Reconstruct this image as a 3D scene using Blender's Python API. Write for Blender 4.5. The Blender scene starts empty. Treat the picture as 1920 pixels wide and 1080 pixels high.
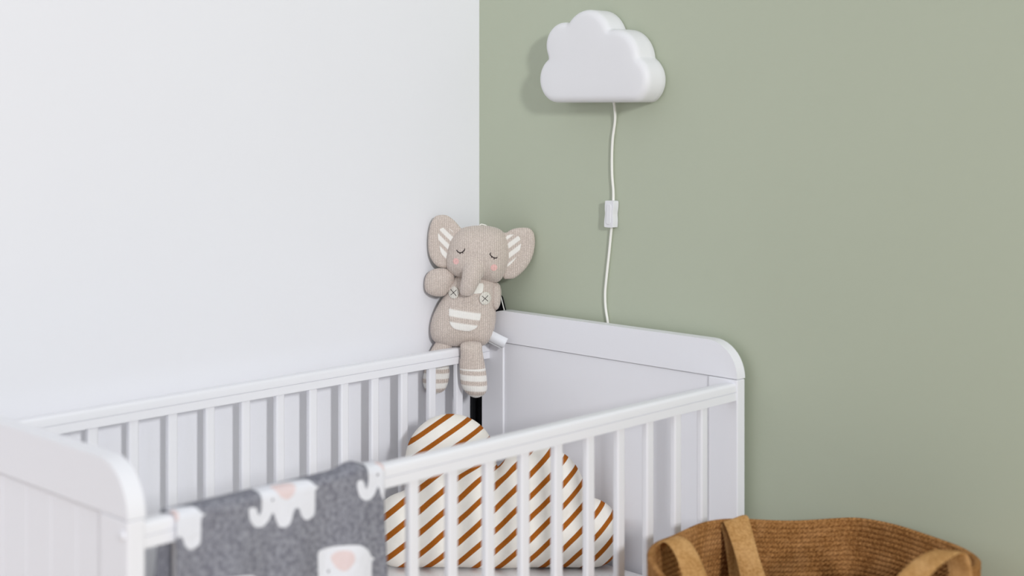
import bpy, bmesh, math
import numpy as np
from mathutils import Vector, Matrix
from mathutils.bvhtree import BVHTree

SC = bpy.context.scene
COL = SC.collection
PI = math.pi

# ------------------------------------------------------------------ camera, light, exposure
YAW = math.radians(44.211)
EYE = Vector((2.3106, -2.2686, 1.367))
cd = bpy.data.cameras.new('camera'); cam = bpy.data.objects.new('camera', cd); COL.objects.link(cam)
cam.location = EYE; cam.rotation_euler = (PI / 2, 0, YAW)
cd.sensor_width = 36; cd.lens = 36 * 2675 / 1920
cd.shift_y = -(540 - 205.4) / 1920
cd.clip_start = .05
cd.dof.use_dof = True; cd.dof.focus_distance = 3.0; cd.dof.aperture_fstop = 2.6
SC.camera = cam

w = bpy.data.worlds.new('daylight'); SC.world = w; w.use_nodes = True
nt = w.node_tree; bg = nt.nodes['Background']
bg.inputs[0].default_value = (.93, .95, 1.0, 1)
# the room is brighter on its window side (+x)
_g = nt.nodes.new('ShaderNodeNewGeometry'); _s = nt.nodes.new('ShaderNodeSeparateXYZ'); _m = nt.nodes.new('ShaderNodeMath')
nt.links.new(_g.outputs['Incoming'], _s.inputs[0]); nt.links.new(_s.outputs[0], _m.inputs[0])
_m.operation = 'MULTIPLY_ADD'; _m.inputs[1].default_value = -.34; _m.inputs[2].default_value = .45
_z = nt.nodes.new('ShaderNodeMath'); _z.operation = 'MULTIPLY_ADD'; _z.inputs[1].default_value = -.28
nt.links.new(_s.outputs[2], _z.inputs[0]); nt.links.new(_m.outputs[0], _z.inputs[2])
nt.links.new(_z.outputs[0], bg.inputs[1])

def area(name, loc, target, sx, sy, power, col):
    l = bpy.data.lights.new(name, 'AREA'); l.shape = 'RECTANGLE'; l.size = sx; l.size_y = sy
    l.energy = power; l.color = col
    o = bpy.data.objects.new(name, l); COL.objects.link(o); o.location = loc
    o.rotation_euler = (Vector(target) - Vector(loc)).to_track_quat('-Z', 'Y').to_euler()
    return o
area('window_daylight', (8.8, -4.6, 3.5), (.1, -.4, .9), .6, .9, 440, (.97, .98, 1.0))

vs = SC.view_settings
vs.view_transform = 'Standard'; vs.look = 'None'; vs.gamma = 1; vs.exposure = -.10; vs.use_curve_mapping = False

# ------------------------------------------------------------------ materials
def lin(c):
    return tuple(((v / 255) / 12.92 if v / 255 <= .04045 else ((v / 255 + .055) / 1.055) ** 2.4) for v in c)

class M:
    """small node helper"""
    def __init__(s, name, rough=.6, spec=.3):
        s.m = bpy.data.materials.new(name); s.m.use_nodes = True
        s.t = s.m.node_tree; s.b = s.t.nodes['Principled BSDF']
        s.b.inputs['Roughness'].default_value = rough
        s.b.inputs['Specular IOR Level'].default_value = spec
        s.tc = s.t.nodes.new('ShaderNodeTexCoord')
        s.obj = s.tc.outputs['Object']
    def n(s, kind, **kw):
        nd = s.t.nodes.new(kind)
        for k, v in kw.items(): setattr(nd, k, v)
        return nd
    def set(s, sock, v):
        if isinstance(v, bpy.types.NodeSocket): s.t.links.new(v, sock)
        else: sock.default_value = v
    def math(s, op, a, b=0., c=0.):
        nd = s.n('ShaderNodeMath', operation=op)
        s.set(nd.inputs[0], a); s.set(nd.inputs[1], b)
        if op in ('SMOOTHSTEP', 'MULTIPLY_ADD'): s.set(nd.inputs[2], c)
        return nd.outputs[0]
    def sep(s, v=None):
        nd = s.n('ShaderNodeSeparateXYZ'); s.set(nd.inputs[0], v or s.obj); return nd.outputs
    def ramp(s, v, a, b):
        nd = s.n('ShaderNodeMapRange', interpolation_type='SMOOTHSTEP')
        s.set(nd.inputs['Value'], v); nd.inputs['From Min'].default_value = a; nd.inputs['From Max'].default_value = b
        return nd.outputs[0]
    def mix(s, f, a, b):
        nd = s.n('ShaderNodeMix', data_type='RGBA')
        s.set(nd.inputs[0], f)
        for i, v in ((6, a), (7, b)):
            if isinstance(v, bpy.types.NodeSocket): s.set(nd.inputs[i], v)
            else: nd.inputs[i].default_value = (*lin(v), 1)
        return nd.outputs[2]
    def noise(s, scale, detail=3, vec=None):
        nd = s.n('ShaderNodeTexNoise'); s.set(nd.inputs['Vector'], vec or s.obj)
        nd.inputs['Scale'].default_value = scale; nd.inputs['Detail'].default_value = detail
        return nd.outputs[0]
    def color(s, v):
        if isinstance(v, bpy.types.NodeSocket): s.set(s.b.inputs['Base Color'], v)
        else: s.b.inputs['Base Color'].default_value = (*lin(v), 1)
    def bump(s, h, dist, strength=1.):
        nd = s.n('ShaderNodeBump'); s.set(nd.inputs['Height'], h)
        nd.inputs['Distance'].default_value = dist; nd.inputs['Strength'].default_value = strength
        s.set(s.b.inputs['Normal'], nd.outputs[0])

def paint(name, col, rough=.6, spec=.25, var=3, bump=.0003, bscale=160):
    m = M(name, rough, spec)
    c2 = tuple(max(0, c - var) for c in col)
    m.color(m.mix(m.noise(2.5, 2), col, c2))
    m.bump(m.noise(bscale, 2), bump, .5)
    return m.m

WHITE_WALL = paint('white wall paint', (240, 240, 244), .75, .2)
GREEN_WALL = paint('sage green wall paint', (188, 195, 174), .55, .35)
LACQUER = paint('white lacquered wood', (242, 242, 246), .38, .4, 2, .0001)
LAMP = paint('white plastic', (236, 236, 238), .45, .35, 1, .00005)
CORD = paint('white cable', (244, 243, 236), .45, .35, 1, .00005)
SHEET = paint('white cotton sheet', (252, 251, 252), .9, .1, 4, .001, 500)
BLACK = paint('black nylon', (22, 22, 25), .7, .2, 4, .0003, 400)
LABEL = paint('satin label', (238, 240, 244), .5, .3, 2, .0003, 300)

def wood_floor():
    m = M('oak floor boards', .45, .4)
    br = m.n('ShaderNodeTexBrick'); m.set(br.inputs['Vector'], m.obj)
    br.inputs['Scale'].default_value = 1; br.inputs['Brick Width'].default_value = 1.6; br.inputs['Row Height'].default_value = .14
    br.inputs['Mortar Size'].default_value = .002
    br.inputs['Color1'].default_value = (*lin((190, 170, 148)), 1); br.inputs['Color2'].default_value = (*lin((176, 156, 134)), 1)
    br.inputs['Mortar'].default_value = (*lin((90, 65, 45)), 1)
    m.color(br.outputs[0]); return m.m
OAK = wood_floor()

TAUPE = (217, 204, 194)
def knit(name, col=TAUPE, stripes=None):
    """fine ribbed knit; stripes = (x slope, period, phase, zmax, x curve)"""
    m = M(name, .95, .08)
    m.b.inputs['Sheen Weight'].default_value = .25
    s = m.sep()
    dark = tuple(c - 16 for c in col); lite = tuple(min(255, c + 9) for c in col)
    rib = m.math('SINE', m.math('MULTIPLY', s[0], 2 * PI / .0040))
    row = m.math('SINE', m.math('MULTIPLY', s[2], 2 * PI / .0036))
    nz = m.noise(420, 2)
    base = m.mix(m.ramp(nz, .35, .65), dark, lite)
    base = m.mix(m.ramp(rib, -1.15, -.1), tuple(c - 34 for c in col), base)
    if stripes:
        k, per, ph, zmax, cv = stripes
        g = m.math('ADD', s[2], m.math('MULTIPLY', s[0], k))
        if cv: g = m.math('ADD', g, m.math('MULTIPLY', m.math('MULTIPLY', s[0], s[0]), cv))
        fr = m.math('PINGPONG', m.math('DIVIDE', m.math('SUBTRACT', g, ph), per), .5)
        wt = m.ramp(fr, .13, .30)
        if zmax is not None: wt = m.math('MULTIPLY', wt, m.math('LESS_THAN', s[2], zmax))
        base = m.mix(wt, base, (243, 240, 234))
    m.color(base)
    h = m.math('ADD', m.math('MULTIPLY', rib, .5), m.math('ADD', m.math('MULTIPLY', row, .25), nz))
    m.bump(h, .0006, .7)
    return m.m
KNIT = knit('taupe knit')
PINK = knit('pink embroidery', (248, 202, 196))
THREAD = paint('charcoal thread', (58, 50, 50), .9, .1, 3, .0002, 900)
BUTTON = knit('cream felt button', (236, 232, 222))
CREAM = paint('cream cotton', (240, 238, 230), .9, .1, 3, .0003, 700)

# ------------------------------------------------------------------ object helpers
def link(name, me, mat, parent=None, smooth=True):
    o = bpy.data.objects.new(name, me); COL.objects.link(o)
    if mat: me.materials.append(mat)
    if smooth:
        for p in me.polygons: p.use_smooth = True
    if parent: o.parent = parent
    return o

def mesh(name, verts, faces, mat, parent=None, smooth=True):
    me = bpy.data.meshes.new(name)
    me.from_pydata([tuple(map(float, v)) for v in verts], [], faces); me.validate(); me.update()
    bm = bmesh.new(); bm.from_mesh(me); bmesh.ops.recalc_face_normals(bm, faces=bm.faces); bm.to_mesh(me); bm.free()
    return link(name, me, mat, parent, smooth)

def bevel_mod(o, wd, seg=3):
    if wd < .0005: o.data.set_sharp_from_angle(angle=math.radians(32)); return o
    b = o.modifiers.new('bevel', 'BEVEL'); b.width = wd; b.segments = seg; b.limit_method = 'ANGLE'; b.angle_limit = math.radians(40); b.harden_normals = True
    return o

def box(name, lo, hi, mat, parent=None, bev=.0, seg=3):
    x0, y0, z0 = lo; x1, y1, z1 = hi
    v = [(x0, y0, z0), (x1, y0, z0), (x1, y1, z0), (x0, y1, z0), (x0, y0, z1), (x1, y0, z1), (x1, y1, z1), (x0, y1, z1)]
    f = [(0, 3, 2, 1), (4, 5, 6, 7), (0, 1, 5, 4), (1, 2, 6, 5), (2, 3, 7, 6), (3, 0, 4, 7)]
    o = mesh(name, v, f, mat, parent, smooth=bool(bev))
    if bev: bevel_mod(o, bev, seg)
    return o

def prism(name, pts, axis, a, b, mat, parent=None, bev=0., seg=3):
    """extrude a closed 2D outline; axis 'y': pts=(x,z)"""
    def P(p, t): return (p[0], t, p[1])
    n = len(pts)
    v = [P(p, a) for p in pts] + [P(p, b) for p in pts]
    f = [tuple(range(n)), tuple(range(n, 2 * n))] + [(i, (i + 1) % n, n + (i + 1) % n, n + i) for i in range(n)]
    o = mesh(name, v, f, mat, parent, smooth=bool(bev))
    if bev: bevel_mod(o, bev, seg)
    return o

def catmull(pts, n=6, closed=True):
    P = np.array(pts, float); N = len(P); out = []
    for i in range(N if closed else N - 1):
        if closed: a, b, c, d = P[(i - 1) % N], P[i], P[(i + 1) % N], P[(i + 2) % N]
        else: a, b, c, d = P[max(i - 1, 0)], P[i], P[i + 1], P[min(i + 2, N - 1)]
        for k in range(n):
            t = k / n
            out.append(.5 * ((2 * b) + (c - a) * t + (2 * a - 5 * b + 4 * c - d) * t * t + (-a + 3 * b - 3 * c + d) * t ** 3))
    if not closed: out.append(P[-1])
    return np.array(out)

def tube_geo(path, rad, seg=10, caps=True):
    P = [Vector(p) for p in path]; n = len(P)
    R = rad if hasattr(rad, '__len__') else [rad] * n
    v = []; f = []; up = None
    for i in range(n):
        t = (P[min(i + 1, n - 1)] - P[max(i - 1, 0)]).normalized()
        if up is None:
            up = Vector((0, 1, 0)) if abs(t.y) < .9 else Vector((1, 0, 0))
        u = (up - t * up.dot(t)).normalized(); up = u; w_ = t.cross(u)
        for k in range(seg):
            a = 2 * PI * k / seg
            v.append(P[i] + (u * math.cos(a) + w_ * math.sin(a)) * R[i])
    for i in range(n - 1):
        for k in range(seg):
            k2 = (k + 1) % seg
            f.append((i * seg + k, i * seg + k2, (i + 1) * seg + k2, (i + 1) * seg + k))
    if caps: f += [tuple(range(seg)), tuple(range((n - 1) * seg, n * seg))]
    return v, f

def tube(name, path, rad, mat, parent=None, seg=10):
    v, f = tube_geo(path, rad, seg); return mesh(name, v, f, mat, parent)

def ribbon(name, path, widths, thick, mat, parent=None):
    """flat strap: centre points, full width vectors"""
    P = catmull(path, 8, False); W = catmull(widths, 8, False)
    v = []; f = []; n = len(P); K = 9
    for i in range(n):
        t = Vector(P[min(i + 1, n - 1)] - P[max(i - 1, 0)]).normalized()
        wv = Vector(W[i]); wl = wv.length; wv = (wv - t * wv.dot(t)).normalized()
        nn = t.cross(wv).normalized()
        for side in (1, -1):
            for k in range(K):
                s = (k / (K - 1) - .5) * side
                e = math.sqrt(max(0, 1 - (2 * abs(s)) ** 6))
                v.append(Vector(P[i]) + wv * s * wl + nn * side * thick * .5 * e)
    R = 2 * K
    for i in range(n - 1):
        for k in range(R):
            k2 = (k + 1) % R
            f.append((i * R + k, i * R + k2, (i + 1) * R + k2, (i + 1) * R + k))
    f += [tuple(range(R)), tuple(range((n - 1) * R, n * R))]
    return mesh(name, v, f, mat, parent)

def poly_field(outline):
    """distance to the boundary (positive inside)"""
    A = np.array(outline, float); B = np.roll(A, -1, 0)
    def F(p):
        p = np.asarray(p, float).reshape(-1, 2)
        d = np.full(len(p), 1e9); ins = np.zeros(len(p), bool)
        for a, b in zip(A, B):
            ab = b - a; L = (ab @ ab) + 1e-18
            t = np.clip(((p - a) @ ab) / L, 0, 1)
            q = p - (a + t[:, None] * ab); d = np.minimum(d, np.hypot(q[:, 0], q[:, 1]))
            c = (a[1] > p[:, 1]) != (b[1] > p[:, 1])
            xs = a[0] + (p[:, 1] - a[1]) * ab[0] / (ab[1] if ab[1] else 1e-12)
            ins ^= c & (p[:, 0] < xs)
        return np.where(ins, d, -d)
    return F

def star_edge(F, c, N, rmax, steps=80):
    ang = np.linspace(0, 2 * PI, N, endpoint=False)
    D = np.stack([np.cos(ang), np.sin(ang)], 1)
    T = np.linspace(0, rmax, steps + 1)[1:]
    alive = np.ones(N, bool); lo = np.zeros(N)
    for t in T:
        v = F(np.array(c) + D * t) > 0
        alive &= v; lo = np.where(alive, t, lo)
    hi = lo + rmax / steps
    for _ in range(13):
        m = (lo + hi) / 2; v = F(np.array(c) + D * m[:, None]) > 0
        lo = np.where(v, m, lo); hi = np.where(v, hi, m)
    return D, (lo + hi) / 2

def puff_geo(F, c, rmax, T, R, back=1., N=96, M_=18, y0=0., power=2., smooth=3, hmap=None):
    """stuffed shape: front is -y, local x right, z up"""
    D, tb = star_edge(F, c, N, rmax)
    s = np.sin(np.linspace(0, PI / 2, M_ + 1))[1:]
    P = np.array(c)[None, None] + D[:, None] * (tb[:, None] * s[None])[..., None]      # N x M x 2
    d = F(P.reshape(-1, 2)).reshape(N, M_); d[:, -1] = 0
    u = np.clip(d / R, 0, 1); h = T * (1 - (1 - u) ** power) ** .5
    hc = T * (1 - (1 - min(F(np.array([c]))[0] / R, 1)) ** power) ** .5
    for _ in range(smooth):
        hh = h.copy()
        inner = np.concatenate([np.full((N, 1), hc), h[:, :-2]], 1)
        hh[:, :-1] = .4 * h[:, :-1] + .15 * np.roll(h, 1, 0)[:, :-1] + .15 * np.roll(h, -1, 0)[:, :-1] + .15 * inner + .15 * h[:, 1:]
        h = hh; hc = .5 * hc + .5 * h[:, 0].mean()
    if hmap is not None: h = h + hmap(P) * (h / (T + 1e-9))
    v = []; f = []
    v.append((c[0], y0 - hc, c[1]))
    for j in range(M_):
        for i in range(N): v.append((P[i, j, 0], y0 - h[i, j], P[i, j, 1]))
    o = 1
    for i in range(N):
        i2 = (i + 1) % N
        f.append((0, o + i, o + i2))
        for j in range(M_ - 1): f.append((o + j * N + i, o + (j + 1) * N + i, o + (j + 1) * N + i2, o + j * N + i2))
    rim = o + (M_ - 1) * N
    b = len(v); v.append((c[0], y0 + hc * back, c[1]))
    for j in range(M_ - 1):
        for i in range(N): v.append((P[i, j, 0], y0 + h[i, j] * back, P[i, j, 1]))
    for i in range(N):
        i2 = (i + 1) % N
        f.append((b, b + 1 + i2, b + 1 + i))
        for j in range(M_ - 2): f.append((b + 1 + j * N + i, b + 1 + j * N + i2, b + 1 + (j + 1) * N + i2, b + 1 + (j + 1) * N + i))
        j = M_ - 2
        f.append((b + 1 + j * N + i, b + 1 + j * N + i2, rim + i2, rim + i))
    return v, f

def thing(name, label, cat, loc=(0, 0, 0), rz=0, group=None):
    o = bpy.data.objects.new(name, None); COL.objects.link(o); o.location = loc; o.rotation_euler = (0, 0, rz)
    o.empty_display_size = .05
    o['label'] = label; o['category'] = cat
    if group: o['group'] = group
    return o
def tag(o, label, cat):
    o['label'] = label; o['category'] = cat; return o
def structure(o):
    o['kind'] = 'structure'; return o

# ------------------------------------------------------------------ room shell (corner at the origin)
WX, WY = .030, -.0294        # faces of the white and the green wall
structure(box('floor', (-.2, -5.6, -.1), (5.2, .2, 0), OAK))
structure(box('wall_left', (WX - .12, -5.6, 0), (WX, WY + .12, 2.6), WHITE_WALL))
structure(box('wall_back', (WX, WY, 0), (5.2, WY + .12, 2.6), GREEN_WALL))
structure(box('baseboard_left', (WX, -5.6, 0), (WX + .012, WY - .012, .07), LACQUER, bev=.003))
structure(box('baseboard_back', (WX, WY - .012, 0), (5.2, WY, .07), LACQUER, bev=.003))

# ------------------------------------------------------------------ crib
X0, X1 = .080, .759          # end board width
YF, YN = -.0721, -1.3221     # inner faces of far and near end boards
BT = .025                    # board thickness
crib = thing('baby_crib', 'white lacquered slatted wooden baby crib standing in the room corner', 'crib', ((X0 + X1) / 2, (YF + YN) / 2, 0))
def cpart(o):
    o.parent = crib; o.matrix_parent_inverse = Matrix.Translation(-crib.location); return o

def board_outline(x0, x1, z0, z1, r, n=12):
    pts = [(x0, z0), (x1, z0)]
    pts += [(x1 - r + r * math.cos(a), z1 - r + r * math.sin(a)) for a in np.linspace(0, PI / 2, n)]
    pts += [(x0 + r - r * math.sin(a), z1 - r + r * math.cos(a)) for a in np.linspace(0, PI / 2, n)]
    return pts
SEAM = .8635
for yi, outer in ((YF, 1), (YN, -1)):
    ya, yb = sorted((yi, yi + outer * BT))
    cpart(prism('end_top_board', board_outline(X0, X1, SEAM + .0006, .932, .068), 'y', ya, yb, LACQUER, bev=.0028))
    for xa, xb in ((X0, X0 + .067), (X1 - .067, X1)):
        cpart(box('corner_post', (xa, ya, 0), (xb, yb, SEAM - .0006), LACQUER, bev=.0028))
    # inset panel, with vertical board grooves on its outward face
    xa, xb = X0 + .0672, X1 - .0672
    yin = yi + outer * .004; yout = yi + outer * (BT - .007)
    nb = 8; wb = (xb - xa) / nb
    prof = []
    for k in range(nb):
        s = xa + k * wb
        prof += [(s + (.0012 if k else 0), 0), (s + wb - (.0012 if k < nb - 1 else 0), 0)]
        if k < nb - 1: prof += [(s + wb, -.0022)]
    pts = [(x, yout + outer * d) for x, d in prof] + [(xb, yin), (xa, yin)]
    n = len(pts)
    v = [(x, y, .16) for x, y in pts] + [(x, y, SEAM - .0008) for x, y in pts]
    f = [tuple(range(n)), tuple(range(n, 2 * n))] + [(i, (i + 1) % n, n + (i + 1) % n, n + i) for i in range(n)]
    cpart(mesh('end_panel', v, f, LACQUER, smooth=False))
    cpart(box('end_bottom_board', (xa, ya, .10), (xb, yb, .159), LACQUER, bev=.002))
    for xc in (X0 + .011, X1 - .011):
        for zc in (.8438, .265):
            yo = yi + outer * BT
            cpart(tube('screw_cap', [(xc, yo - outer * .001, zc), (xc, yo + outer * .0025, zc), (xc, yo + outer * .0031, zc)], [.0062, .0062, .005], LACQUER, seg=20))

def rail_profile(xo, xi, z0, z1, g=None):
    """(x,z) outline, rounded top, with a fine groove on the +x side"""
    r = .0065; sgn = 1
    pts = [(xi, z0), (xo, z0)]
    if g: pts += [(xo, g - .0008), (xo - .0026, g - .0005), (xo - .0026, g + .0005), (xo, g + .0008)]
    pts += [(xo - r + r * math.cos(a), z1 - r + r * math.sin(a)) for a in np.linspace(0, PI / 2, 7)]
    pts += [(xi + r - r * math.sin(a), z1 - r + r * math.cos(a)) for a in np.linspace(0, PI / 2, 7)]
    if g: pts += [(xi, g + .0007), (xi + .0018, g + .0004), (xi + .0018, g - .0004), (xi, g - .0007)]
    return pts
BARS = [-.1605 - .0787 * k for k in range(15)]
for xi, xo in ((.080, .105), (.7314, .7564)):
    cpart(prism('top_rail', rail_profile(xo, xi, .8245, .857, .840), 'y', YN, YF, LACQUER, bev=.0004, seg=1))
    cpart(prism('bottom_rail', rail_profile(xo, xi, .255, .300), 'y', YN, YF, LACQUER, bev=.0004, seg=1))
    xc = (xi + xo) / 2
    off = .006 if xi < .2 else 0
    src = None
    for yb in BARS:
        if src is None:
            src = cpart(box('bar', (xc - .0065, -.0100, .298), (xc + .0065, .0100, .8255), LACQUER, bev=.004, seg=4))
            src.location.y = yb + off; continue
        c = src.copy(); COL.objects.link(c); c.location.y = yb + off
for k in range(6):
    ys = YN + .08 + k * .215
    cpart(box('bed_slat', (.107, ys, .315), (.7295, ys + .06, .330), LACQUER, bev=.002))
cpart(box('mattress_support', (.107, YN + .002, .300), (.125, YF - .002, .3148), LACQUER, bev=.001))
cpart(box('mattress_support', (.7115, YN + .002, .300), (.7295, YF - .002, .3148), LACQUER, bev=.001))

mt = box('crib_mattress', (.1075, YN + .004, .331), (.729, YF - .003, .456), SHEET, bev=.018, seg=5)
tag(mt, 'white sheeted mattress lying inside the crib under the striped cushion', 'mattress')

# ------------------------------------------------------------------ striped cloud cushion on the mattress
KP = 2.87 / 2675                      # metres per sketch unit of the cushion outline
def cushion():
    circ = [(845, 869, 85), (1008, 929, 87), (1097, 1000, 64), (765, 992, 66), (930, 985, 92), (850, 960, 95), (1010, 990, 70)]
    cc = [((a - 920) * KP, (1064 - b) * KP, r * KP) for a, b, r in circ]
    def F(p):
        p = np.asarray(p).reshape(-1, 2)
        ds = np.stack([r - np.hypot(p[:, 0] - x, p[:, 1] - z) for x, z, r in cc])
        k = 220.
        ax, bx = (758 - 920) * KP, (1100 - 920) * KP
        qx = np.clip(p[:, 0], ax, bx)
        cap = 58 * KP - np.hypot(p[:, 0] - qx, p[:, 1] - 56 * KP)
        ds = np.concatenate([ds, cap[None]])
        u = np.log(np.exp(k * ds).sum(0)) / k - .0012
        zb = p[:, 1] - .0005
        return -np.log(np.exp(-k * u) + np.exp(-k * zb)) / k + .001
    def wr(P):
        x = P[..., 0]; z = P[..., 1]
        return .0022 * np.sin(x * 55 + 1.3 * np.sin(z * 40)) * np.sin(z * 48 + .8) + .0012 * np.sin(x * 130 + z * 60)
    v, f = puff_geo(F, (0., .085), .36, .058, .085, .8, N=260, M_=44, power=2.2, smooth=4, hmap=wr)
    m = M('cream cotton with rust stripes', .92, .1)
    s = m.sep()
    px = m.math('ADD', m.math('DIVIDE', s[0], KP), 920 - 740)
    py = m.math('SUBTRACT', 1064, m.math('DIVIDE', s[2], KP))
    g = m.math('ADD', py, m.math('ADD', m.math('MULTIPLY', px, .79), m.math('MULTIPLY', m.math('MULTIPLY', px, px), .00035)))
    # the stripes bend over the fullest, topmost bump
    wb = m.math('MULTIPLY', m.ramp(py, 905, 872), m.ramp(m.math('ADD', px, 740), 960, 925))
    bx_ = m.math('MAXIMUM', m.math('SUBTRACT', px, 55.), 0.)
    bend = m.math('ADD', m.math('MULTIPLY', m.math('MULTIPLY', bx_, bx_), .0004), m.math('MULTIPLY', m.math('SUBTRACT', 905., py), .235))
    g = m.math('SUBTRACT', g, m.math('MULTIPLY', wb, bend))
    g = m.math('ADD', g, m.math('MULTIPLY', m.math('SUBTRACT', m.noise(9, 1), .5), 5.))
    fr = m.math('PINGPONG', m.math('DIVIDE', m.math('SUBTRACT', g, 1033.8), 38.6), .5)
    wt = m.ramp(fr, .155, .175)
    m.color(m.mix(wt, m.mix(m.noise(300, 2), (178, 104, 34), (152, 84, 26)), m.mix(m.noise(60, 2), (246, 242, 234), (240, 234, 224))))
    m.bump(m.math('ADD', m.noise(900, 1), m.math('MULTIPLY', m.noise(40, 2), 3.)), .0007, .6)
    o = mesh('cloud_cushion', v, f, m.m)
    o.location = (.2963 + .010, -.259 - .010, .4575)
    o.rotation_euler = (math.radians(-7), 0, YAW)
    # stitched seam
    return tag(o, 'cloud shaped cushion with rust diagonal stripes on cream lying in crib', 'cushion')
cush = cushion()

# ------------------------------------------------------------------ knitted blanket over the front rail
MOTIF = [(-58.6, 48.8), (-48.4, 51.1), (-25.4, 51.1), (6.5, 46.0), (21.6, 35.5), (28.3, 25.5), (35.6, 20.5), (29.2, 18.3), (28.3, -0.7), (26.0, -14.0), (12.8, -18.3), (4.3, -11.4), (0.0, 0.0), (-7.8, -0.3), (-13.1, -12.9), (-19.3, -19.3), (-31.7, -18.5), (-36.9, -9.6), (-42.1, 3.3), (-48.4, -5.5), (-58.6, -11.9), (-71.1, -10.1), (-78.9, -0.8), (-81.2, 11.3), (-78.9, 16.0), (-71.1, 15.1), (-67.7, 10.2), (-66.0, 4.2), (-61.7, 6.4), (-59.6, 17.0), (-59.6, 33.9)]
EARM = [(-38.0, 38.2), (-25.4, 44.3), (-6.0, 39.9), (-2.4, 27.1), (-12.2, 16.8), (-21.0, 15.7), (-31.5, 23.4)]
def blanket():
    yl, yr = -1.284, -.936
    # cross-section of the rail wrapped: inside bottom -> over the top -> outside bottom, as (x, z)
    xo, xi, zt = .7564 + .0042, .7314 - .0042, .857 + .0035
    r = .009
    sec = [(xi - .010, .50), (xi - .006, .62), (xi - .001, .76), (xi, .82), (xi, zt - r)]
    sec += [(xi + r - r * math.cos(a), zt - r + r * math.sin(a)) for a in np.linspace(.3, PI / 2, 5)]
    sec += [(xo - r + r * math.sin(a), zt - r + r * math.cos(a)) for a in np.linspace(0, PI / 2, 6)]
    sec += [(xo, .82), (xo + .002, .76), (xo + .006, .66), (xo + .008, .56), (xo + .009, .46)]
    sec = np.array(sec)
    L = np.concatenate([[0], np.cumsum(np.hypot(*np.diff(sec, axis=0).T))])
    step = .0024; NT = int(L[-1] / step); T = np.linspace(0, L[-1], NT)
    sx = np.interp(T, L, sec[:, 0]); sz = np.interp(T, L, sec[:, 1])
    ttop = np.interp(0, [0], [0])
    it = int(np.argmax(sz)); t0 = T[it]
    tout = T - t0                                  # >0 outside, distance from the top
    zeq = zt - tout + .0128                         # height coordinate the pattern uses
    NY = 146
    ys = np.linspace(0, 1, NY)
    V = []; MS = []
    for j in range(NT):
        out = tout[j]
        for i in range(NY):
            u = ys[i]
            edge_r = -.004 * math.sin(out * 14) - .003 * max(0, out) * 4
            y = yl + .004 * math.sin(out * 17 + 1) * (1 - u) + u * (yr - yl) + edge_r * u
            x = sx[j]; z = sz[j]
            sgn = 1 if out > 0 else -1
            am = min(1, max(0, abs(out) - .02) * 9)
            x += sgn * am * (.0035 * (1 + math.sin(y * 62 + out * 5)) + .003 * (1 + math.sin(y * 27 + 2.1)))
            # rumple on the top near the far end
            hump = math.exp(-((y + .985) / .018) ** 2) * math.exp(-(out / .03) ** 2)
            z += .008 * hump; x += .003 * hump
            V.append((x, y, z)); MS.append((y, zeq[j]))
    F_ = []
    for j in range(NT - 1):
        for i in range(NY - 1):
            a = j * NY + i; F_.append((a, a + 1, a + NY + 1, a + NY))
    me = bpy.data.meshes.new('elephant_blanket'); me.from_pydata(V, [], F_); me.update()
    # pattern distance fields: rows of little elephants, every other row shifted by half
    Q = np.array(MS) * 1000.
    mo = poly_field(catmull(MOTIF, 3)); eo = poly_field(catmull(EARM, 3))
    best = np.full(len(Q), -50.); ear = np.full(len(Q), -50.); eye = np.full(len(Q), 50.)
    py, pz = 182., 115.
    for row in range(-5, 2):
        oz = 822.8 + row * pz
        oy0 = -1090.7 + (row % 2) * 91.
        for k in range(-3, 4):
            oy = oy0 + k * py
            q = Q - np.array([oy, oz])
            sel = (np.abs(q[:, 0] + 22) < 75) & (np.abs(q[:, 1] - 16) < 52)
            if not sel.any(): continue
            best[sel] = np.maximum(best[sel], mo(q[sel])); ear[sel] = np.maximum(ear[sel], eo(q[sel]))
            eye[sel] = np.minimum(eye[sel], np.hypot(q[sel, 0] + 42.1, q[sel, 1] - 19.4))
    for nm, arr in (('motif', best), ('ear', ear), ('eye', eye)):
        at = me.attributes.new(nm, 'FLOAT', 'POINT'); at.data.foreach_set('value', arr.astype(np.float32))
    m = M('grey knit with white elephants', .95, .05)
    def att(nm):
        a = m.n('ShaderNodeAttribute'); a.attribute_name = nm; return a.outputs['Fac']
    base = m.mix(m.ramp(m.noise(170, 3), .3, .7), (118, 118, 128), (158, 159, 167))
    base = m.mix(m.ramp(att('motif'), -.9, .9), base, (238, 239, 245))
    base = m.mix(m.ramp(att('ear'), -1, 1.4), base, (236, 217, 216))
    base = m.mix(m.ramp(att('eye'), 2.6, 1.6), base, (120, 118, 122))
    m.color(base)
    m.bump(m.math('ADD', m.noise(500, 2), m.noise(120, 2)), .0018, .8)
    o = link('elephant_blanket', me, m.m)
    s = o.modifiers.new('thickness', 'SOLIDIFY'); s.thickness = .003; s.offset = 0
    return tag(o, 'grey knitted baby blanket with white elephants draped over front crib rail', 'blanket')
blanket()

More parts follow.
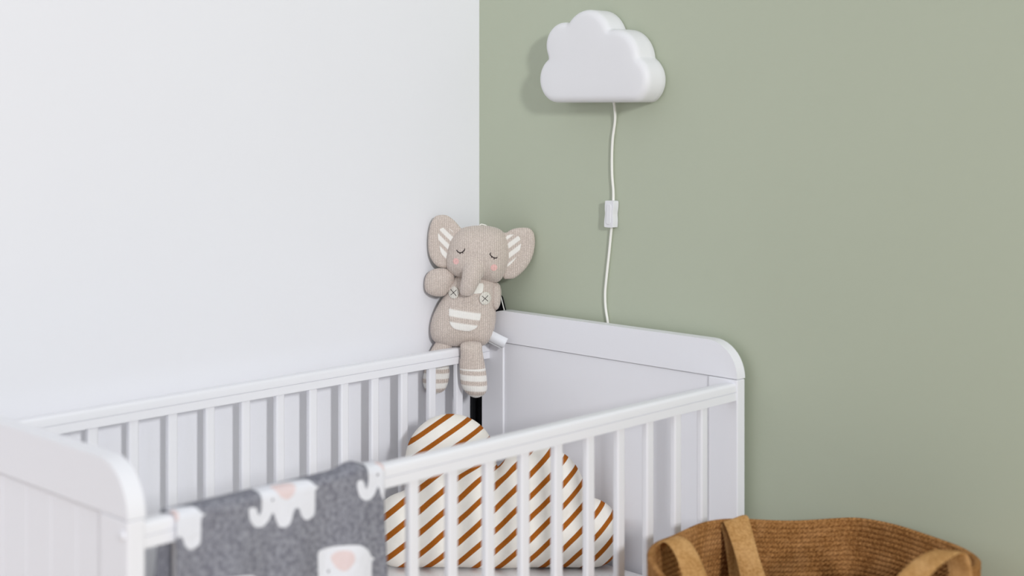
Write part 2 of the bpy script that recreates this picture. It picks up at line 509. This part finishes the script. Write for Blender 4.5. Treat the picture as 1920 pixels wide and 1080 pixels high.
# ------------------------------------------------------------------ cloud lamp, cable and switch
lamp = thing('cloud_wall_lamp', 'white plastic cloud shaped wall lamp mounted on the green wall', 'lamp', (.4198, WY, 1.3798))
lamp.scale = (.987,) * 3
def lamp_body():
    circ = [(.3755, 1.508, .0645), (.308, 1.502, .0475), (.292, 1.431, .0500), (.449, 1.466, .0640), (.489, 1.4265, .0500), (.39, 1.45, .075), (.36, 1.42, .045), (.43, 1.42, .045)]
    cc = [(x - .395, z - 1.38, r) for x, z, r in circ]
    def U(p):
        p = np.asarray(p).reshape(-1, 2)
        u = np.stack([r - np.hypot(p[:, 0] - x, p[:, 1] - z) for x, z, r in cc]).max(0)
        qx = np.clip(p[:, 0], .300 - .395, .484 - .395)
        u = np.maximum(u, .0455 - np.hypot(p[:, 0] - qx, p[:, 1] - (1.4255 - 1.38)))
        return np.minimum(u, p[:, 1] - .0015)
    c = (-.012, .052)
    Dv, tb = star_edge(U, c, 180, .24, 240)
    F = poly_field(np.array(c) + Dv * tb[:, None])
    N = 240; D_, r = .066, .016
    v = []; f = []; rings = []
    # (inset, y)
    prof = [(.010, -.0005), (.003, -.002), (.0, -.007)] + [(0, -y) for y in (.02, .032, .042)]
    prof += [(r * (1 - math.cos(a)), -(D_ - r) - r * math.sin(a)) for a in np.linspace(0, PI / 2, 9)]
    for e, y in prof:
        Dv, tb = star_edge(lambda p: F(p) - e, c, N, .24, 50)
        rings.append(([c[0] + Dv[i, 0] * tb[i] for i in range(N)], [c[1] + Dv[i, 1] * tb[i] for i in range(N)], y))
    # front face: gently domed over each bump
    Dv, tb = star_edge(lambda p: F(p) - r, c, N, .24, 50)
    for s in np.linspace(.94, .06, 18):
        P = np.array(c) + Dv * (tb * s)[:, None]
        d = F(P); dome = .0012 * (1 - np.exp(-(d - r).clip(0) / .012))
        rings.append((P[:, 0], P[:, 1], -D_ - dome))
    for X, Z, Y in rings:
        Y = np.broadcast_to(Y, (N,))
        for i in range(N): v.append((X[i], Y[i], Z[i]))
    for j in range(len(rings) - 1):
        for i in range(N):
            i2 = (i + 1) % N; f.append((j * N + i, j * N + i2, (j + 1) * N + i2, (j + 1) * N + i))
    f.append(tuple(range(N))); f.append(tuple((len(rings) - 1) * N + i for i in range(N)))
    o = mesh('lamp_shade', v, f, LAMP, lamp)
    return o
lamp_body()
def rel(p): return (p[0] - .395, p[1], p[2] - 1.38)
up = [(.4107, -.016, 1.386), (.4105, -.012, 1.372), (.4055, -.0045, 1.345), (.3992, -.0045, 1.3067), (.3970, -.0045, 1.268), (.3977, -.0045, 1.2293), (.4008, -.0045, 1.20), (.4021, -.006, 1.178)]
dn = [(.3975, -.006, 1.124), (.3948, -.0045, 1.1127), (.3888, -.004, 1.068), (.3818, -.004, 1.0181), (.3782, -.004, .985), (.3795, -.004, .955), (.3862, -.004, .9187), (.392, -.004, .86), (.40, -.004, .70), (.41, -.004, .45), (.42, -.004, .30)]
tube('cable', catmull([rel(p) for p in up], 8, False), .0028, CORD, lamp, 12)
tube('cable', catmull([rel(p) for p in dn], 8, False), .0028, CORD, lamp, 12)
def switch():
    # outline of the inline switch in x,z, slightly waisted
    pts = []
    cx, cz, tilt = .3995, 1.151, .045
    sk = [(-.0085, .0275), (-.0115, .025), (-.0118, .012), (-.0104, .000), (-.0118, -.012), (-.0118, -.024), (-.009, -.0275), (.009, -.0275), (.0115, -.025), (.0118, -.012), (.0104, .0), (.0118, .012), (.0118, .024), (.0085, .0275)]
    for x, z in catmull(sk, 4):
        pts.append((cx + x + tilt * z - .395, cz + z - 1.38))
    o = prism('switch_body', pts, 'y', -.0175, -.0012, LAMP, lamp, bev=.0032, seg=4)
    rk = [(-.0052, .019), (.0052, .019), (.0058, .0), (.0052, -.019), (-.0052, -.019), (-.0058, 0.)]
    pr = [(cx + x + tilt * z - .395, cz + z - 1.38) for x, z in catmull(rk, 4)]
    r = prism('rocker', pr, 'y', -.0193, -.017, LAMP, o, bev=.0009, seg=2)
switch()

# ------------------------------------------------------------------ plush elephant
TD = 3.08                                   # sketch plane of the toy
TO = (.0886, -.1332, .8528)
toy = thing('plush_elephant', 'taupe knitted plush elephant with striped ears sitting on rear crib rail', 'soft toy', TO, YAW)
def tp(a, b, dd=0.):
    """sketch units -> toy's own x (right), y (away), z (up), dd deeper than the sketch plane"""
    d = TD + dd
    return ((a - 960) * d - (870 - 960) * TD) / 2675, dd, (-(b - 205.4) * d + (652 - 205.4) * TD) / 2675
def outl(pts, dd=0., n=6):
    return catmull([(tp(a, b, dd)[0], tp(a, b, dd)[2]) for a, b in pts], n)
def stuffed(name, pts, c, T, R, back, mat, dd=0., parent=toy, N=110, M_=20, **k):
    F = poly_field(outl(pts, dd)); cx, _, cz = tp(c[0], c[1], dd)
    v, f = puff_geo(F, (cx, cz), .2, T, R, back, N=N, M_=M_, y0=dd, **k)
    return mesh(name, v, f, mat, parent)

body = stuffed('body', [(850, 522), (840, 545), (824, 568), (812, 592), (807, 615), (811, 636), (828, 647), (855, 650), (885, 650), (908, 647), (921, 634), (928, 612), (930, 590), (928, 565), (930, 540), (924, 520), (900, 510), (870, 510)],
               (870, 598), .043, .058, .75, KNIT, -.004, power=2.0)
larm = stuffed('arm', [(848, 509), (832, 503), (812, 505), (800, 515), (796, 530), (798, 545), (808, 553), (822, 556), (834, 554), (843, 543), (850, 530), (852, 519)],
               (824, 529), .019, .026, .7, KNIT, -.014)
rarm = stuffed('arm', [(922, 530), (930, 529), (937, 534), (940, 546), (939.5, 560), (937, 573), (931, 581), (924, 578), (919, 568), (917, 548)],
               (929, 555), .016, .013, .8, KNIT, -.008)
sh = tube('shoulder', catmull([tp(835, 536, .002), tp(848, 540, -.012), tp(862, 536, -.02)], 6, False), .012, KNIT, toy, 14)

FOOT = knit('taupe knit with white foot stripes', TAUPE, (.05, .0216, -.0432, -.0355, 0))
rleg = stuffed('leg', [(864, 645), (863.5, 665), (861.5, 685), (862.5, 706), (865, 722), (872, 734), (883, 743), (894, 745.6), (906, 741), (913, 731), (913, 712), (911, 695), (908, 677), (904, 655), (902, 643), (882, 640)],
               (887, 700), .021, .024, .85, FOOT, -.042)
FOOTL = knit('taupe knit with white stripes', TAUPE, (0., .0207, -.0680, -.033, 0))
lleg = stuffed('leg', [(824, 634), (815, 645), (806, 660), (799, 680), (794.5, 700), (792.5, 715), (797, 729), (806, 737), (820, 738), (833, 732), (840, 718), (843, 700), (842, 680), (846, 655), (850, 640), (840, 632)],
               (819, 690), .0150, .022, .85, FOOTL, -.0095)

def head():
    pts = [(862, 430), (848, 445), (840, 465), (836, 488), (838, 503), (847, 514), (862, 520), (885, 524), (905, 527), (921, 530), (936, 527.5), (946, 514), (953, 496), (955.5, 475), (951, 447), (942, 433), (928, 426), (905, 422.5), (880, 424)]
    F = poly_field(outl(pts, -.008)); cx, _, cz = tp(895, 476, -.008)
    v, f = puff_geo(F, (cx, cz), .2, .054, .062, .62, N=110, M_=20, y0=-.008)
    # trunk: a tapering sleeve that comes off the face and hangs over the tummy
    path = [tp(890, 490, -.036), tp(888, 506, -.050), tp(884, 520, -.057), tp(879, 535, -.059), tp(875, 547, -.057), tp(874, 554, -.056)]
    P = catmull(path, 5, False); n = len(P)
    R = np.interp(np.linspace(0, 1, n), [0, .25, .5, .8, .93, 1], [.026, .0235, .0195, .0155, .0135, .0080])
    v2, f2 = tube_geo([Vector(p) for p in P], list(R), 20)
    o = len(v); v = list(v) + [tuple(q) for q in v2]; f = list(f) + [tuple(i + o for i in q) for q in f2]
    h = mesh('head', v, f, KNIT, toy)
    rm = h.modifiers.new('remesh', 'REMESH'); rm.mode = 'VOXEL'; rm.voxel_size = .0022; rm.use_smooth_shade = True
    sm = h.modifiers.new('smooth', 'SMOOTH'); sm.factor = .6; sm.iterations = 9
    return h
hd = head()
lear = stuffed('ear', [(868, 437), (861, 424), (850, 412), (838, 404), (826, 403), (815, 407), (807, 422), (803, 445), (804, 473), (811, 490), (821, 500), (833, 503), (842, 500), (850, 470)],
               (830, 455), .0085, .012, .9, KNIT, -.008)
rear = stuffed('ear', [(940, 440), (950, 436), (960, 430), (975, 427), (992, 428), (1001, 438), (1003, 458), (998, 482), (986, 503), (967, 520), (953, 523), (943, 519), (940, 480)],
               (972, 470), .0085, .012, .9, KNIT, -.010)

def bvh(o):
    bpy.context.view_layer.update()
    return BVHTree.FromObject(o, bpy.context.evaluated_depsgraph_get())
def front(tree, x, z, off):
    h = tree.ray_cast(Vector((x, -.5, z)), Vector((0, 1, 0)))
    return (h[0].y if h[0] else 0.) - off
def applique(name, pts, c, on, off, mat, parent, N=48, M_=8, edge=.0, dd=0., n=6):
    """thin stuffed patch that follows the surface below it"""
    tree = bvh(on); F = poly_field(outl(pts, dd, n)); cx, _, cz = tp(c[0], c[1], dd)
    D, tb = star_edge(F, (cx, cz), N, .1)
    v = [(cx, front(tree, cx, cz, off + edge), cz)]; f = []
    for j in range(1, M_ + 1):
        s = math.sin(PI / 2 * j / M_)
        for i in range(N):
            x, z = cx + D[i, 0] * tb[i] * s, cz + D[i, 1] * tb[i] * s
            v.append((x, front(tree, x, z, off + edge * math.sqrt(max(0, 1 - s ** 4))), z))
    for i in range(N):
        i2 = (i + 1) % N; f.append((0, 1 + i, 1 + i2))
        for j in range(M_ - 1): f.append((1 + j * N + i, 1 + (j + 1) * N + i, 1 + (j + 1) * N + i2, 1 + j * N + i2))
    k = len(v); R0 = 1 + (M_ - 1) * N
    for i in range(N): x, y, z = v[R0 + i]; v.append((x, y + off + .0006, z))
    for i in range(N):
        i2 = (i + 1) % N; f.append((R0 + i, k + i, k + i2, R0 + i2))
    f.append(tuple(k + i for i in range(N)))
    return mesh(name, v, f, mat, parent)
def stitch(name, pts, on, r, mat, parent, off=.0004, dd=0.):
    tree = bvh(on); P = catmull([tp(a, b, dd) for a, b in pts], 6, False)
    path = [Vector((p[0], front(tree, p[0], p[2], off), p[2])) for p in P]
    return tube(name, path, r, mat, parent, 6)

LIN_L = knit('ear lining stripes left', TAUPE, (.75, .0235, .180, None, -3.0))
LIN_R = knit('ear lining stripes right', TAUPE, (-.75, .0215, .139, None, 0))
applique('ear_lining', [(822, 434), (832, 426), (843, 428), (852, 437), (853, 450), (848, 468), (842, 482), (836, 488), (829, 478), (824, 458)], (837, 455), lear, .0006, LIN_L, lear, dd=-.008)
applique('ear_lining', [(948, 444), (960, 439), (972, 442), (977, 454), (974, 470), (966, 485), (955, 497), (947, 499), (944, 480), (945, 460)], (959, 465), rear, .0006, LIN_R, rear, dd=-.010)

# face: closed eyes with lashes, pink cheeks
HD = -.05
for nm, line, lashes in (('eyelid', [(857, 470.5), (860, 473), (864, 473.5), (868, 471.5), (871, 468.5)], [[(857.3, 470.8), (856, 469)], [(863, 473.5), (862.5, 476)], [(867.5, 472), (868.5, 474.3)], [(871, 468.5), (871.5, 465.5)]]),
                         ('eyelid', [(918.5, 475), (921, 479), (925, 482), (929, 483.5), (932, 483)], [[(919, 475.5), (920.5, 473)], [(922.5, 480.5), (921.5, 482.5)], [(927, 483), (926.5, 486)], [(931, 483.5), (932.5, 482)]])):
    e = stitch(nm, line, hd, .00105, THREAD, hd, dd=HD)
    for l in lashes: stitch('lash', [l[0], ((l[0][0] + l[1][0]) / 2, (l[0][1] + l[1][1]) / 2), l[1]], hd, .0009, THREAD, e, dd=HD)
def disc(c, rx, ry, n=12): return [(c[0] + rx * math.cos(2 * PI * k / n), c[1] + ry * math.sin(2 * PI * k / n)) for k in range(n)]
applique('cheek', disc((854.8, 490), 5.6, 5.8), (854.8, 490), hd, .0007, PINK, hd, dd=HD)
applique('cheek', disc((926.3, 501.5), 6.2, 6.3), (926.3, 501.5), hd, .0007, PINK, hd, dd=HD)
# tummy pocket, buttons
POCK = knit('pocket stripes', TAUPE, (.147, .0265, .0648, None, 0))
BD = -.04
applique('pocket', [(843, 573.5), (846, 573), (858, 575.5), (872, 577.5), (888, 579.5), (900, 581.5), (902.5, 584), (901, 594), (898, 606), (892, 615), (878, 620.5), (866, 620), (852, 615.5), (844, 606), (842, 592), (842, 580)], (872, 597), body, .0015, POCK, body, N=72, edge=.001, dd=BD)
for c, rx, ry, on, par in (((850.5, 548), 10.8, 11.3, sh, sh), ((909.8, 558.4), 10.8, 12.5, body, body)):
    dd = -.03
    b = applique('button', disc(c, rx, ry, 16), c, body, .002, BUTTON, body, edge=.003, dd=dd)
    for a, z in (((-5.5, -5), (5.5, 5.5)), ((-5.5, 5), (5.5, -5.5))):
        stitch('cross_stitch', [(c[0] + a[0], c[1] + a[1]), c, (c[0] + z[0], c[1] + z[1])], b, .0006, THREAD, b, dd=dd)
applique('fabric_patch', [(888, 548), (893, 540), (897, 531), (900, 530.5), (906, 531), (906.5, 538), (904.5, 547), (897, 548.5)], (899, 541), body, .002, CREAM, body, dd=-.03, n=3)
# wash labels at the side seam
def slab_label(name, q, th, bend, mat, parent):
    a, b, c, d = [Vector(x) for x in q]; K = 10; v = []; f = []
    for i in range(K + 1):
        t = i / K; s = Vector((0, -bend * math.sin(PI * t), 0))
        v += [a.lerp(b, t) + s, d.lerp(c, t) + s, d.lerp(c, t) + s + Vector((0, th, 0)), a.lerp(b, t) + s + Vector((0, th, 0))]
    for i in range(K):
        o = i * 4
        for k in range(4): f.append((o + k, o + (k + 1) % 4, o + 4 + (k + 1) % 4, o + 4 + k))
    f += [(0, 1, 2, 3), (K * 4, K * 4 + 1, K * 4 + 2, K * 4 + 3)]
    return mesh(name, v, f, mat, parent)
lb = slab_label('wash_label', [tp(921.5, 619, -.012), tp(953, 635, -.026), tp(944, 652, -.027), tp(911, 635.5, -.012)], .0012, .003, LABEL, body)
slab_label('wash_label', [tp(920, 623, -.009), tp(950, 640, -.018), tp(941, 655, -.019), tp(909, 638, -.009)], .0012, .0025, LABEL, body)
slab_label('label_dark_band', [tp(919, 617, -.0145), tp(922.5, 618, -.0145), tp(911.5, 636.5, -.0145), tp(908, 636, -.0145)], .0012, .0005, BLACK, body)  # narrow dark band across the seam end of the labels
tube('hanging_loop', catmull([tp(899, 425, -.008), tp(901, 421, -.008), tp(906, 421, -.008), tp(912, 423.5, -.008), tp(915, 428, -.008)], 6, False), .0014, CREAM, hd, 8)

# ------------------------------------------------------------------ black fabric panel with a white corded edge, behind the crib
pn = prism('folded_fabric_panel', [(.034, .30), (.190, .30), (.1240, .912), (.1090, .955), (.1030, .960), (.05, .955), (.034, .950)], 'y', -.0430, -.0318, BLACK, bev=.003)
tag(pn, 'black fabric piece with white cord edge wedged in corner behind crib', 'fabric panel')
tube('cord_edge', [(.1090, -.0447, .968), (.1190, -.0447, .940), (.1300, -.0447, .912), (.14, -.0447, .80), (.16, -.0447, .50)], 0.0013, CORD, pn, 8)

box('side_strip', (.0315, -.0600, .30), (.0385, -.0425, .948), BLACK, pn, bev=.002)  # upright black strip along the white wall, makes the gap by the panel dark

# ------------------------------------------------------------------ jute basket
bk = thing('jute_basket', 'large round braided brown jute basket with floppy straps beside the crib', 'basket', (1.07, -.31, .001))
def jute(name, a, b, flat=False):
    m = M(name, .95, .08)
    s = m.sep()
    ang = m.math('ARCTAN2', s[1], s[0])
    tw = m.math('SINE', m.math('ADD', m.math('MULTIPLY', ang, 190.), m.math('MULTIPLY', s[2], 900.)))
    nz = m.noise(260, 4); n2 = m.noise(30, 2)
    c = m.mix(m.ramp(nz, .3, .72), a, b)
    c = m.mix(m.math('MULTIPLY', m.ramp(n2, .4, .7), .35), c, tuple(min(255, v + 26) for v in b))
    m.color(c)
    h = nz if flat else m.math('ADD', m.math('MULTIPLY', tw, .45), nz)
    m.bump(h, .0022 if not flat else .0012, .8)
    return m.m
JUTE = jute('braided jute', (138, 92, 48), (190, 138, 84)); STRAP = jute('jute strap', (172, 126, 74), (204, 158, 102), True)
def basket():
    rim = catmull([(.858, -.44), (.845, -.37), (.838, -.30), (.848, -.24), (.878, -.18), (.925, -.115), (.97, -.068), (1.0, -.052), (1.045, -.054), (1.12, -.068), (1.21, -.092), (1.270, -.15), (1.298, -.23), (1.302, -.33), (1.282, -.44), (1.22, -.53), (1.12, -.575), (1.01, -.57), (.915, -.52)], 9)
    C0 = np.array([1.07, -.31]); rim = rim - C0; n = len(rim)
    nx = np.roll(rim, -1, 0) - np.roll(rim, 1, 0); nx = nx / np.linalg.norm(nx, axis=1)[:, None]
    nrm = np.stack([-nx[:, 1], nx[:, 0]], 1)
    if (nrm * rim).sum() < 0: nrm = -nrm
    H = .648; pitch = .0086; rows = int(H / pitch); per = 6
    def rr(z): return .90 + .10 * (z / H) ** .8
    ang = np.arctan2(rim[:, 1], rim[:, 0])
    def zoff(z): return (.010 * np.sin(ang * 2 + .6) + .004 * np.sin(ang * 5) + .007 * np.exp(-((ang - 1.9) / .7) ** 2)) * (z / H) ** 3
    v = []; f = []; layers = []
    zs = np.linspace(0, rows * pitch, rows * per + 1)
    for z in zs:                                  # outside, bottom to top
        b = .0022 * abs(math.sin(PI * z / pitch)) ** .6
        P = rim * rr(z) + nrm * (.0035 + b); layers.append((P, z + zoff(z)))
    for k in range(1, 6):                         # rolled lip
        a = PI * k / 6
        P = rim + nrm * (.0065 * math.cos(a)); layers.append((P, zs[-1] + .006 * math.sin(a) + zoff(zs[-1])))
    for z in zs[::-1]:
        if z < .012: break
        b = .0022 * abs(math.sin(PI * z / pitch)) ** .6
        P = rim * rr(z) - nrm * (.0035 + b); layers.append((P, z + zoff(z)))
    for P, z in layers:
        z = np.broadcast_to(z, (n,))
        for i in range(n): v.append((P[i, 0], P[i, 1], z[i]))
    for j in range(len(layers) - 1):
        for i in range(n):
            i2 = (i + 1) % n; f.append((j * n + i, j * n + i2, (j + 1) * n + i2, (j + 1) * n + i))
    f.append(tuple(range(n))); f.append(tuple((len(layers) - 1) * n + i for i in range(n)))
    return mesh('woven_body', v, f, JUTE, bk)
basket()
def bl(p): return (p[0] - 1.07, p[1] + .31, p[2])
# left strap: sewn outside, flops over the rim into the basket
lp = [(.890, -.238, .52), (.880, -.236, .57), (.870, -.234, .62), (.861, -.229, .648), (.867, -.231, .657), (.884, -.243, .646), (.918, -.268, .612), (.955, -.300, .570), (.985, -.360, .530), (.995, -.415, .525), (.975, -.442, .560), (.945, -.442, .612), (.915, -.432, .652), (.886, -.426, .668), (.860, -.424, .655), (.848, -.424, .62), (.850, -.424, .56)]
lw = [(.014, .044, 0)] * 3 + [(.015, .045, .008), (.015, .045, .008), (.018, .040, .006), (.02, .03, .012), (.012, .03, .028), (-.01, .01, .04), (0, .01, .042), (.01, .03, .03), (.012, .04, .01), (.006, .044, .002), (.004, .044, 0), (0, .044, 0), (0, .044, 0), (0, .044, 0)]
ribbon('strap', [bl(p) for p in lp], lw, .0045, STRAP, bk)
rp = [(1.283, -.425, .55), (1.284, -.42, .62), (1.285, -.405, .672), (1.292, -.37, .700), (1.303, -.328, .714), (1.308, -.300, .709), (1.310, -.285, .682), (1.305, -.275, .62), (1.298, -.27, .55)]
rw = [(.02, .036, 0), (.03, .026, 0), (.038, .012, .0), (.040, .008, .004), (.041, .006, .004), (.040, .004, .004), (.038, .0, 0), (.02, .03, 0), (.01, .04, 0)]
ribbon('strap', [bl(p) for p in rp], rw, .0045, STRAP, bk)
